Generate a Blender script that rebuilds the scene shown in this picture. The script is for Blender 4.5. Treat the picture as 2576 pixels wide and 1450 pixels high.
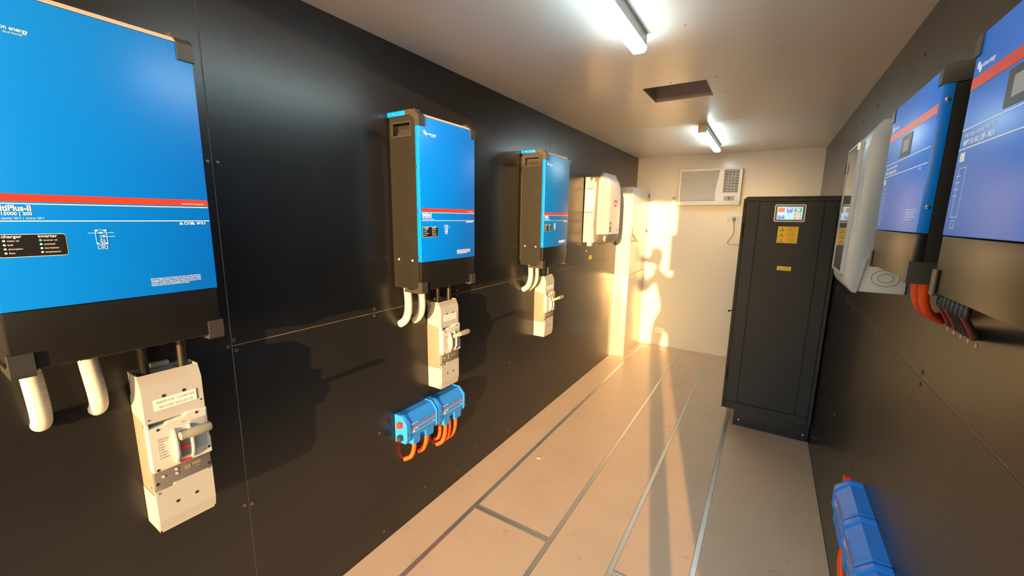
import bpy, bmesh, math, random
from mathutils import Vector, Matrix
random.seed(7)
SC = bpy.context.scene
for o in list(bpy.data.objects): bpy.data.objects.remove(o)
COL = SC.collection
PI = math.pi
# ------------------------------------------------------------------ camera
W, H, L, Y0 = 2.016, 2.52, 5.70, -0.28          # room width, height, depth, open end
def camera():
    yaw, pitch, roll, f = 0.5566, -0.1737, 0.0150, 1026.96
    cy, sy, cp, sp = math.cos(yaw), math.sin(yaw), math.cos(pitch), math.sin(pitch)
    fwd = Vector((-sy*cp, cy*cp, sp)); r = Vector((cy, sy, 0)); u = r.cross(fwd)
    c, s = math.cos(roll), math.sin(roll)
    R = r*c + u*s; U = -r*s + u*c
    cam = bpy.data.objects.new('camera', bpy.data.cameras.new('camera')); COL.objects.link(cam)
    cam.matrix_world = Matrix(((R.x, U.x, -fwd.x, 1.58365), (R.y, U.y, -fwd.y, 0.0), (R.z, U.z, -fwd.z, 1.7312), (0, 0, 0, 1)))
    cam.data.sensor_fit = 'HORIZONTAL'; cam.data.sensor_width = 36; cam.data.lens = f/2576*36
    cam.data.clip_start = 0.01
    SC.camera = cam
camera()
# ------------------------------------------------------------------ light and exposure
SUN_AZ, SUN_EL = -0.2460, 0.0975                # light travels: dx/dy, fall per metre of y
SUN_STRENGTH, SKY_STRENGTH, TUBE_STRENGTH = 8.8, 0.46, 23.0
SC.view_settings.view_transform = 'Standard'; SC.view_settings.look = 'None'
SC.view_settings.exposure = 0.80; SC.view_settings.gamma = 1.0; SC.view_settings.use_curve_mapping = False
def light():
    sd = bpy.data.lights.new('low_sun', 'SUN'); sd.energy = SUN_STRENGTH; sd.color = (1.0, 0.58, 0.22); sd.angle = math.radians(0.55)
    so = bpy.data.objects.new('low_sun', sd); COL.objects.link(so)
    d = Vector((SUN_AZ, 1.0, -SUN_EL)).normalized()
    so.rotation_euler = d.to_track_quat('-Z', 'Y').to_euler(); so.location = (3.5, -8, 3)
    w = bpy.data.worlds.new('evening_sky'); SC.world = w; w.use_nodes = True
    nt = w.node_tree; bg = nt.nodes['Background']
    sky = nt.nodes.new('ShaderNodeTexSky'); sky.sky_type = 'NISHITA'; sky.sun_disc = False
    sky.sun_elevation = math.radians(6.0); sky.sun_rotation = math.atan2(-SUN_AZ, -1.0); sky.dust_density = 0.6
    nt.links.new(sky.outputs[0], bg.inputs[0]); bg.inputs[1].default_value = SKY_STRENGTH
light()
# ------------------------------------------------------------------ materials
MATS = {}
def mat(name, col, rough=0.5, metal=0.0, var=0.0, scale=8.0, bump=0.0, bscale=200.0, emit=None, es=1.0, coat=0.0, rvar=0.0, trans=0.0, spec=None, stretch=None):
    m = bpy.data.materials.new(name); m.use_nodes = True
    nt = m.node_tree; b = nt.nodes['Principled BSDF']
    b.inputs['Base Color'].default_value = (*col, 1); b.inputs['Roughness'].default_value = rough; b.inputs['Metallic'].default_value = metal
    if spec is not None: b.inputs['Specular IOR Level'].default_value = spec
    if coat: b.inputs['Coat Weight'].default_value = coat; b.inputs['Coat Roughness'].default_value = 0.08
    if trans: b.inputs['Transmission Weight'].default_value = trans; b.inputs['IOR'].default_value = 1.45
    if emit: b.inputs['Emission Color'].default_value = (*emit, 1); b.inputs['Emission Strength'].default_value = es
    tc = nt.nodes.new('ShaderNodeTexCoord'); mp = nt.nodes.new('ShaderNodeMapping'); nt.links.new(tc.outputs['Object'], mp.inputs[0])
    if stretch: mp.inputs['Scale'].default_value = stretch
    n = nt.nodes.new('ShaderNodeTexNoise'); n.inputs['Scale'].default_value = scale; n.inputs['Detail'].default_value = 6; n.inputs['Roughness'].default_value = 0.6
    nt.links.new(mp.outputs[0], n.inputs['Vector'])
    v = max(var, 0.03)
    mx = nt.nodes.new('ShaderNodeMix'); mx.data_type = 'RGBA'
    mx.inputs[6].default_value = (*[c*(1-v) for c in col], 1); mx.inputs[7].default_value = (*[min(1, c*(1+v)) for c in col], 1)
    nt.links.new(n.outputs[0], mx.inputs[0]); nt.links.new(mx.outputs[2], b.inputs['Base Color'])
    if rvar:
        mr = nt.nodes.new('ShaderNodeMapRange'); mr.inputs[1].default_value = 0.3; mr.inputs[2].default_value = 0.7
        mr.inputs[3].default_value = max(0.02, rough-rvar); mr.inputs[4].default_value = rough+rvar
        nt.links.new(n.outputs[0], mr.inputs[0]); nt.links.new(mr.outputs[0], b.inputs['Roughness'])
    if bump:
        n2 = nt.nodes.new('ShaderNodeTexNoise'); n2.inputs['Scale'].default_value = bscale; n2.inputs['Detail'].default_value = 3
        nt.links.new(mp.outputs[0], n2.inputs['Vector'])
        bp = nt.nodes.new('ShaderNodeBump'); bp.inputs['Strength'].default_value = bump; bp.inputs['Distance'].default_value = 0.002
        nt.links.new(n2.outputs[0], bp.inputs['Height']); nt.links.new(bp.outputs[0], b.inputs['Normal'])
    MATS[name] = m; return m
mat('ply', (0.013, 0.013, 0.014), 0.30, var=0.35, scale=1.6, bump=0.10, bscale=90, rvar=0.025)
mat('ply_core', (0.42, 0.30, 0.18), 0.7)
mat('ceil', (0.82, 0.79, 0.74), 0.28, var=0.02, scale=1.5)
mat('backwall', (0.60, 0.61, 0.60), 0.22, var=0.02, scale=2)
mat('hatch', (0.50, 0.44, 0.42), 0.6)
mat('seam', (0.20, 0.15, 0.10), 0.7, var=0.9, scale=9)
def floor_mat():
    m = mat('floor', (0.72, 0.52, 0.36), 0.42, var=0.12, scale=3.0, bump=0.06, bscale=260, rvar=0.06)
    nt = m.node_tree; b = nt.nodes['Principled BSDF']; src = b.inputs['Base Color'].links[0].from_socket
    n = nt.nodes.new('ShaderNodeTexNoise'); n.inputs['Scale'].default_value = 140; n.inputs['Detail'].default_value = 4
    tc = [x for x in nt.nodes if x.type == 'TEX_COORD'][0]; nt.links.new(tc.outputs['Object'], n.inputs['Vector'])
    r = nt.nodes.new('ShaderNodeMapRange'); r.inputs[1].default_value = 0.35; r.inputs[2].default_value = 0.65; r.inputs[3].default_value = 0.93; r.inputs[4].default_value = 1.05
    nt.links.new(n.outputs[0], r.inputs[0])
    n3 = nt.nodes.new('ShaderNodeTexNoise'); n3.inputs['Scale'].default_value = 11; n3.inputs['Detail'].default_value = 2; nt.links.new(tc.outputs['Object'], n3.inputs['Vector'])
    r3 = nt.nodes.new('ShaderNodeMapRange'); r3.inputs[1].default_value = 0.66; r3.inputs[2].default_value = 0.76; r3.inputs[3].default_value = 1.0; r3.inputs[4].default_value = 0.8
    nt.links.new(n3.outputs[0], r3.inputs[0])
    mu = nt.nodes.new('ShaderNodeMath'); mu.operation = 'MULTIPLY'; nt.links.new(r.outputs[0], mu.inputs[0]); nt.links.new(r3.outputs[0], mu.inputs[1])
    vm = nt.nodes.new('ShaderNodeVectorMath'); vm.operation = 'SCALE'
    nt.links.new(src, vm.inputs[0]); nt.links.new(mu.outputs[0], vm.inputs[3]); nt.links.new(vm.outputs[0], b.inputs['Base Color'])
floor_mat()
mat('alu', (0.62, 0.61, 0.58), 0.38, 0.85, var=0.12, scale=30, rvar=0.08)
mat('bolt', (0.10, 0.10, 0.10), 0.35, 0.6)
mat('steel', (0.75, 0.74, 0.72), 0.22, 1.0)
mat('blue', (0.0, 0.195, 0.82), 0.32, var=0.03, bump=0.03, bscale=400)
mat('bluep', (0.02, 0.235, 0.82), 0.36, var=0.03)
mat('red', (0.78, 0.045, 0.02), 0.4)
mat('white', (0.86, 0.86, 0.85), 0.45)
mat('print', (0.88, 0.90, 0.92), 0.5)
mat('black', (0.012, 0.0115, 0.011), 0.42, var=0.35, scale=14, bump=0.12, bscale=500)
mat('black_gloss', (0.010, 0.0095, 0.009), 0.30, var=0.3, scale=14)
mat('guard', (0.034, 0.033, 0.033), 0.42)
mat('blackp', (0.012, 0.012, 0.013), 0.35)
mat('trim', (0.52, 0.46, 0.42), 0.4)
mat('led_green', (0.05, 0.6, 0.15), 0.4, emit=(0.05, 1.0, 0.2), es=1.6)
mat('conduit', (0.62, 0.60, 0.55), 0.45)
mat('cable_black', (0.018, 0.017, 0.016), 0.4)
mat('cable_orange', (0.82, 0.085, 0.008), 0.42)
mat('cable_red', (0.62, 0.03, 0.02), 0.4)
mat('iso_grey', (0.40, 0.40, 0.40), 0.42, var=0.02)
mat('iso_white', (0.50, 0.50, 0.50), 0.38, var=0.02)
mat('iso_body', (0.21, 0.185, 0.16), 0.5)
mat('iso_dark', (0.13, 0.13, 0.14), 0.35)
mat('iso_handle', (0.24, 0.235, 0.21), 0.4)
mat('hole', (0.015, 0.013, 0.012), 0.7)
mat('ink', (0.09, 0.09, 0.10), 0.6)
mat('ink_grey', (0.30, 0.29, 0.28), 0.6)
mat('label', (0.82, 0.80, 0.78), 0.5)
mat('pv_white', (0.50, 0.50, 0.49), 0.35)
mat('pv_grey', (0.10, 0.10, 0.10), 0.45)
mat('pv_red', (0.70, 0.02, 0.03), 0.35)
mat('cream', (0.58, 0.57, 0.54), 0.30, var=0.02)
mat('galv', (0.50, 0.48, 0.43), 0.34, 0.35, var=0.12, scale=24, rvar=0.1)
mat('brass', (0.30, 0.22, 0.12), 0.4, 0.6)
mat('yellow', (0.95, 0.62, 0.005), 0.5)
mat('ac', (0.76, 0.75, 0.72), 0.33)
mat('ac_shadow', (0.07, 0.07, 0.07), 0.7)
mat('keypad', (0.34, 0.34, 0.33), 0.5)
mat('cab', (0.019, 0.026, 0.040), 0.45, spec=0.25, var=0.3, scale=5, bump=0.12, bscale=700, rvar=0.06)
mat('cab_dark', (0.010, 0.010, 0.011), 0.6)
mat('scr_bg', (0.02, 0.02, 0.02), 0.2, emit=(0.36, 0.76, 1.0), es=0.58)
mat('scr_red', (0.02, 0.02, 0.02), 0.2, emit=(0.50, 0.07, 0.06), es=0.58)
mat('scr_blue', (0.02, 0.02, 0.02), 0.2, emit=(0.01, 0.19, 0.72), es=0.58)
mat('scr_green', (0.02, 0.02, 0.02), 0.2, emit=(0.01, 0.33, 0.20), es=0.58)
mat('scr_orange', (0.02, 0.02, 0.02), 0.2, emit=(0.85, 0.24, 0.05), es=0.58)
mat('scr_white', (0.02, 0.02, 0.02), 0.2, emit=(0.9, 0.95, 1.0), es=0.58)
mat('box_grey', (0.33, 0.36, 0.39), 0.36, var=0.02)
mat('box_pale', (0.50, 0.52, 0.54), 0.40)
mat('glass', (0.55, 0.55, 0.52), 0.03, trans=0.85)
mat('tube_glow', (0.9, 0.95, 0.95), 0.3, emit=(0.72, 0.95, 1.0), es=TUBE_STRENGTH)
mat('tube_house', (0.55, 0.53, 0.50), 0.4)
mat('cord', (0.45, 0.40, 0.34), 0.5)
mat('soil', (0.30, 0.19, 0.11), 0.9, var=0.25, scale=2)
mat('cloth', (0.06, 0.07, 0.10), 0.85, bump=0.3, bscale=300)
mat('trouser', (0.05, 0.045, 0.04), 0.85)
mat('skin', (0.55, 0.33, 0.22), 0.5)
mat('hair', (0.03, 0.02, 0.015), 0.5)
# ------------------------------------------------------------------ mesh helpers
class G:
    def __init__(s): s.bm = bmesh.new()
    def box(s, x0, x1, y0, y1, z0, z1, b=0.0, seg=2):
        t = bmesh.new(); bmesh.ops.create_cube(t, size=1)
        for v in t.verts: v.co = ((x0+x1)/2+v.co.x*(x1-x0), (y0+y1)/2+v.co.y*(y1-y0), (z0+z1)/2+v.co.z*(z1-z0))
        if b: bmesh.ops.bevel(t, geom=list(t.edges), offset=b, segments=seg, profile=0.6, affect='EDGES')
        s.add(t); return s
    def add(s, t):
        m = bpy.data.meshes.new('t'); t.to_mesh(m); t.free(); s.bm.from_mesh(m); bpy.data.meshes.remove(m)
    def prism(s, poly, axis, a, b, bev=0.0, seg=2):
        t = bmesh.new()
        mk = {'x': lambda p, q: (q, p[0], p[1]), 'y': lambda p, q: (p[0], q, p[1]), 'z': lambda p, q: (p[0], p[1], q)}[axis]
        A = [t.verts.new(mk(p, a)) for p in poly]; B = [t.verts.new(mk(p, b)) for p in poly]; n = len(poly)
        t.faces.new(A); t.faces.new(B[::-1])
        for i in range(n): t.faces.new((A[i], B[i], B[(i+1) % n], A[(i+1) % n]))
        bmesh.ops.recalc_face_normals(t, faces=t.faces[:])
        if bev: bmesh.ops.bevel(t, geom=list(t.edges), offset=bev, segments=seg, profile=0.6, affect='EDGES')
        s.add(t); return s
    def rrect(s, x0, x1, z0, z1, r, y0, y1, n=4):
        p = []
        for cx, cz, a0 in ((x1-r, z1-r, 0), (x0+r, z1-r, 90), (x0+r, z0+r, 180), (x1-r, z0+r, 270)):
            for k in range(n+1):
                a = math.radians(a0+90*k/n); p.append((cx+r*math.cos(a), cz+r*math.sin(a)))
        return s.prism(p, 'y', y0, y1)
    def disc(s, x, z, rx, rz, y0, y1, n=16):
        return s.prism([(x+rx*math.cos(2*PI*k/n), z+rz*math.sin(2*PI*k/n)) for k in range(n)], 'y', y0, y1)
    def ring(s, x0, x1, z0, z1, t, y0, y1):
        s.box(x0, x1, y0, y1, z1-t, z1); s.box(x0, x1, y0, y1, z0, z0+t); s.box(x0, x0+t, y0, y1, z0+t, z1-t); s.box(x1-t, x1, y0, y1, z0+t, z1-t); return s
    def tube(s, pts, r, n=12, caps=True):
        pts = [Vector(p) for p in pts]; R = r if isinstance(r, (list, tuple)) else [r]*len(pts)
        t = bmesh.new(); rings = []
        tan = (pts[1]-pts[0]).normalized(); up = Vector((0, 0, 1)) if abs(tan.z) < 0.9 else Vector((1, 0, 0))
        nrm = (up-tan*up.dot(tan)).normalized()
        for i, p in enumerate(pts):
            tn = (pts[min(i+1, len(pts)-1)]-pts[max(i-1, 0)]).normalized()
            nrm = (nrm-tn*nrm.dot(tn)).normalized(); bn = tn.cross(nrm)
            rings.append([t.verts.new(p+(nrm*math.cos(2*PI*k/n)+bn*math.sin(2*PI*k/n))*R[i]) for k in range(n)])
        for a, b in zip(rings, rings[1:]):
            for k in range(n): t.faces.new((a[k], a[(k+1) % n], b[(k+1) % n], b[k]))
        if caps: t.faces.new(rings[0][::-1]); t.faces.new(rings[-1])
        bmesh.ops.recalc_face_normals(t, faces=t.faces[:]); s.add(t); return s
    def ball(s, c, r, sc=(1, 1, 1), u=12, v=8):
        t = bmesh.new(); bmesh.ops.create_uvsphere(t, u_segments=u, v_segments=v, radius=r)
        for q in t.verts: q.co = (c[0]+q.co.x*sc[0], c[1]+q.co.y*sc[1], c[2]+q.co.z*sc[2])
        s.add(t); return s
    def loft(s, rings):
        t = bmesh.new(); R = [[t.verts.new(p) for p in r] for r in rings]; n = len(R[0])
        for a, b in zip(R, R[1:]):
            for k in range(n): t.faces.new((a[k], a[(k+1) % n], b[(k+1) % n], b[k]))
        t.faces.new(R[0][::-1]); t.faces.new(R[-1]); bmesh.ops.recalc_face_normals(t, faces=t.faces[:]); s.add(t); return s
    def obj(s, name, m, parent=None, smooth=35):
        me = bpy.data.meshes.new(name); s.bm.to_mesh(me); s.bm.free()
        me.materials.append(MATS[m])
        if smooth:
            me.polygons.foreach_set('use_smooth', [True]*len(me.polygons)); me.set_sharp_from_angle(angle=math.radians(smooth))
        o = bpy.data.objects.new(name, me); COL.objects.link(o)
        if parent: o.parent = parent
        return o
def tag(o, label, cat, group=None):
    o['label'] = label; o['category'] = cat
    if group: o['group'] = group
    return o
def thing(name, label, cat, loc, rz=0.0, group=None):
    o = bpy.data.objects.new(name, None); COL.objects.link(o); o.empty_display_size = 0.05
    o.location = loc; o.rotation_euler = (0, 0, rz); return tag(o, label, cat, group)
def struct(o): o['kind'] = 'structure'; return o
LW, RW, BW = PI/2, -PI/2, 0.0        # rotation of things hung on the left, right and back wall (local front is -Y)
TXT = {}
def text(s, parent, m, x, z, y, size, fit=None, align='LEFT', name='lettering', bold=0.0):
    key = (s, m, size, align, fit, bold)
    if key not in TXT:
        cu = bpy.data.curves.new('t', 'FONT'); cu.body = s; cu.size = size; cu.align_x = align; cu.resolution_u = 2; cu.offset = bold; cu.extrude = 0.0001
        to = bpy.data.objects.new('t', cu); COL.objects.link(to)
        dg = bpy.context.evaluated_depsgraph_get(); dg.update()
        me = bpy.data.meshes.new_from_object(to.evaluated_get(dg)); bpy.data.objects.remove(to)
        if fit and len(me.vertices):
            xs = [v.co.x for v in me.vertices]; k = fit/(max(xs)-min(xs))
            for v in me.vertices: v.co.x *= k
        for v in me.vertices: v.co = (v.co.x, -v.co.z, v.co.y)
        me.materials.clear(); me.materials.append(MATS[m]); me.name = name; TXT[key] = me
    o = bpy.data.objects.new(name, TXT[key]); COL.objects.link(o); o.parent = parent; o.location = (x, y, z); return o
def copy_tree(o, parent=None):
    c = o.copy(); COL.objects.link(c); c.parent = parent
    for ch in list(o.children): copy_tree(ch, c)
    return c
def bez(p0, p1, p2, p3, n=14):
    p0, p1, p2, p3 = map(Vector, (p0, p1, p2, p3)); out = []
    for i in range(n+1):
        t = i/n; u = 1-t; out.append(p0*u**3+p1*3*u*u*t+p2*3*u*t*t+p3*t**3)
    return out
def spline(pts, k=6):
    P = [Vector(p) for p in pts]; P = [P[0]*2-P[1]]+P+[P[-1]*2-P[-2]]; out = []
    for i in range(1, len(P)-2):
        for j in range(k):
            t = j/k; a, b, c, d = P[i-1:i+3]
            out.append(0.5*((2*b)+(c-a)*t+(2*a-5*b+4*c-d)*t*t+(3*b-a-3*c+d)*t**3))
    out.append(P[-2]); return out
# ------------------------------------------------------------------ the room
g3 = 0.0018
def panels_wall(name, x_in, x_out, rects):
    s = 1 if x_out > x_in else -1
    o = G().box(*sorted((x_in+s*0.018, x_out)), Y0, L+0.06, -0.06, H+0.06).obj(name, 'ply_core'); struct(o)
    for (y0, y1, z0, z1) in rects:
        G().box(*sorted((x_in, x_in+s*0.018)), y0+g3, y1-g3, z0+(g3 if z0 > 0 else 0), z1-(g3 if z1 < H else 0)).obj('panel', 'ply', o)
    return o
def seam(parent, x, y0, y1, z0, z1): G().box(*sorted((x*0.999999, x+(0.0165 if x > 1 else -0.0165))), y0, y1, z0, z1).obj('seam_filler', 'seam', parent)
wl = panels_wall('wall_left', 0, -0.08, [(Y0, 0.66, 0, H), (0.66, 3.10, 0, 1.26), (0.66, 3.10, 1.26, H), (3.10, L+0.06, 0, 1.26), (3.10, L+0.06, 1.26, H)])
wr = panels_wall('wall_right', W, W+0.08, [(Y0, 3.10, 0, 1.27), (Y0, 3.10, 1.27, H), (3.10, L+0.06, 0, 1.27), (3.10, L+0.06, 1.27, H)])
seam(wl, -0.0008, 0.66-0.0012, 0.66+0.0012, 0, H); seam(wl, -0.0008, 3.10-0.0012, 3.10+0.0012, 0, H)
seam(wl, -0.0008, 0.662, 3.098, 1.2588, 1.2612); seam(wl, -0.0008, 3.102, L, 1.2588, 1.2612)
seam(wr, W+0.0008, Y0, 3.098, 1.2688, 1.2712); seam(wr, W+0.0008, 3.102, L, 1.2688, 1.2712); seam(wr, W+0.0008, 3.0988, 3.1012, 0, H)
bolt_me = None
def bolt(parent, p, s):
    global bolt_me
    if bolt_me is None:
        g = G().tube([(0, 0, 0), (0.0025, 0, 0), (0.0035, 0, 0)], [0.0075, 0.0075, 0.005], 10); o = g.obj('bolt', 'bolt', parent); bolt_me = o.data
    else:
        o = bpy.data.objects.new('bolt', bolt_me); COL.objects.link(o); o.parent = parent
    o.location = p; o.rotation_euler = (0, 0, 0 if s > 0 else PI)
for y in (1.285, 1.905, 2.525, 3.10, 3.74, 4.36):
    bolt(wl, (0, y, 1.281), 1); bolt(wl, (0, y, 1.246), 1)
    for z in (0.63, 0.06): bolt(wl, (0, y, z), 1)
for y, z in ((0.646, 1.261), (0.666, 1.281), (0.672, 1.242), (0.6466, 0.634), (0.671, 0.625), (0.645, 1.892), (0.675, 1.892), (1.6, 0.13), (2.1, 0.15)): bolt(wl, (0, y, z), 1)
for y in (0.4, 1.02, 1.64, 2.26, 2.88, 3.08, 3.5):
    bolt(wr, (W, y, 1.252), -1); bolt(wr, (W, y, 1.29), -1); bolt(wr, (W, y, 0.62), -1); bolt(wr, (W, y, 2.36), -1); bolt(wr, (W, y, 0.05), -1)
struct(G().box(-0.08, W+0.08, L, L+0.06, -0.06, H+0.06).obj('wall_back', 'backwall'))
ceil = struct(G().box(-0.08, W+0.08, Y0, 2.60, H+0.02, H+0.06).box(-0.08, W+0.08, 3.20, L+0.06, H+0.02, H+0.06).box(-0.08, 0.7, 2.6, 3.2, H+0.02, H+0.06).box(1.3, W+0.08, 2.6, 3.2, H+0.02, H+0.06).obj('ceiling', 'hatch'))
hx0, hx1, hy0, hy1 = 0.823, 1.187, 2.712, 3.065
G().box(0, W, Y0, 1.94-0.001, H, H+0.02).obj('ceiling_panel', 'ceil', ceil)
G().box(0, hx0, 1.941, 3.833, H, H+0.02).box(hx1, W, 1.941, 3.833, H, H+0.02).box(hx0, hx1, 1.941, hy0, H, H+0.02).box(hx0, hx1, hy1, 3.833, H, H+0.02).obj('ceiling_panel', 'ceil', ceil)
G().box(0, W, 3.835, L, H, H+0.02).obj('ceiling_panel', 'ceil', ceil)
hz = H+0.17
G().box(hx0, hx0+0.003, hy0, hy1, H+0.001, H+0.03).box(hx1-0.003, hx1, hy0, hy1, H+0.001, H+0.03).box(hx0, hx1, hy0, hy0+0.003, H+0.001, H+0.03).box(hx0, hx1, hy1-0.003, hy1, H+0.001, H+0.03).box(hx0-0.02, hx0, hy0-0.02, hy1+0.02, H+0.02, hz).box(hx1, hx1+0.02, hy0-0.02, hy1+0.02, H+0.02, hz).box(hx0, hx1, hy0-0.02, hy0, H+0.02, hz).box(hx0, hx1, hy1, hy1+0.02, H+0.02, hz).box(hx0-0.02, hx1+0.02, hy0-0.02, hy1+0.02, hz, hz+0.02).obj('hatch_lining', 'hatch', ceil)
for x, y in ((0.77, 2.66), (1.0, 2.67), (1.24, 2.69), (1.26, 3.02), (1.0, 3.11), (0.78, 3.02), (0.35, 2.7), (1.55, 2.4), (0.5, 3.4), (1.0, 3.8), (1.3, 3.83), (0.6, 1.94), (1.2, 1.94)):
    G().tube([(x, y, H), (x, y, H-0.002)], 0.006, 8).obj('screw_head', 'trim', ceil)
# floor: panels with flush metal angles round the two rows of trench covers
flo = struct(G().box(-0.08, W+0.08, Y0, L+0.06, -0.06, -0.018).obj('floor', 'ply_core'))
S = [(0.231, 0.255), (0.737, 0.761), (1.075, 1.099), (1.425, 1.449)]
def fp(x0, x1, y0, y1): G().box(x0+0.001, x1-0.001, y0+0.001, y1-0.001, -0.018, 0, b=0.0008, seg=1).obj('floor_panel', 'floor', flo)
fp(0, S[0][0], Y0, 5.52); fp(S[0][1], S[1][0], Y0, 1.75); fp(S[0][1], S[1][0], 1.78, 5.52); fp(S[1][1], S[2][0], Y0, 5.52)
fp(S[2][1], S[3][0], Y0, 1.74); fp(S[2][1], S[3][0], 1.77, 5.52); fp(S[3][1], W, Y0, 5.52); fp(0, W, 5.545, L)
for i, (a, b) in enumerate(S):
    brk = [1.75, 1.78] if i < 2 else [1.74, 1.77]
    G().box(a, b, Y0, brk[0], -0.018, 0.0012).obj('metal_angle', 'alu', flo); G().box(a, b, brk[0]+0.001, 3.95, -0.018, 0.0012).obj('metal_angle', 'alu', flo); G().box(a, b, 3.952, 5.545, -0.018, 0.0012).obj('metal_angle', 'alu', flo)
for (a, b), y in (((S[0][1], S[1][0]), 1.751), ((S[2][1], S[3][0]), 1.741)):
    G().box(a, b, y, y+0.012, -0.018, 0.0012).obj('metal_angle', 'alu', flo); G().box(a, b, y+0.014, y+0.028, -0.018, 0.0012).obj('metal_angle', 'alu', flo)
    G().box(a, b, 5.521, 5.544, -0.018, 0.0012).obj('metal_angle', 'alu', flo)
for a, b in ((0.0, S[0][0]), (S[1][1], S[2][0]), (S[3][1], W)): G().box(a, b, 5.521, 5.544, -0.018, 0).obj('floor_panel', 'floor', flo)
struct(G().box(-14, 16, -40, Y0-0.001, -0.12, -0.03).obj('ground', 'soil'))
# ------------------------------------------------------------------ ceiling lights
def strip_light(y0, y1, label):
    t = thing('strip_light', label, 'ceiling light', (1.013, y0, H), 0, 'tube lights on the ceiling')
    l = y1-y0; w = 0.0315
    G().box(-w-0.001, w+0.001, 0.045, l, -0.047, 0, b=0.002).obj('housing', 'tube_house', t)
    p = [(-w, -0.0475), (-w, -0.058)]+[(-w+0.014-0.014*math.cos(a), -0.058-0.014*math.sin(a)) for a in (0.5, 1.0, 1.57)]+[(w-0.014+0.014*math.sin(a), -0.058-0.014*math.cos(a)) for a in (0, 0.5, 1.0)]+[(w, -0.058), (w, -0.0475)]
    G().prism(p, 'y', 0.046, l+0.004).obj('diffuser', 'tube_glow', t)
    G().box(-w, w, 0, 0.045, -0.066, 0, b=0.004).obj('end_cap', 'tube_house', t)
strip_light(0.775, 1.945, 'long glowing tube light nearest the camera, cut by the top of the picture')
strip_light(3.905, 5.07, 'glowing tube light beyond the ceiling hatch, nearer the white end wall')
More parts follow.
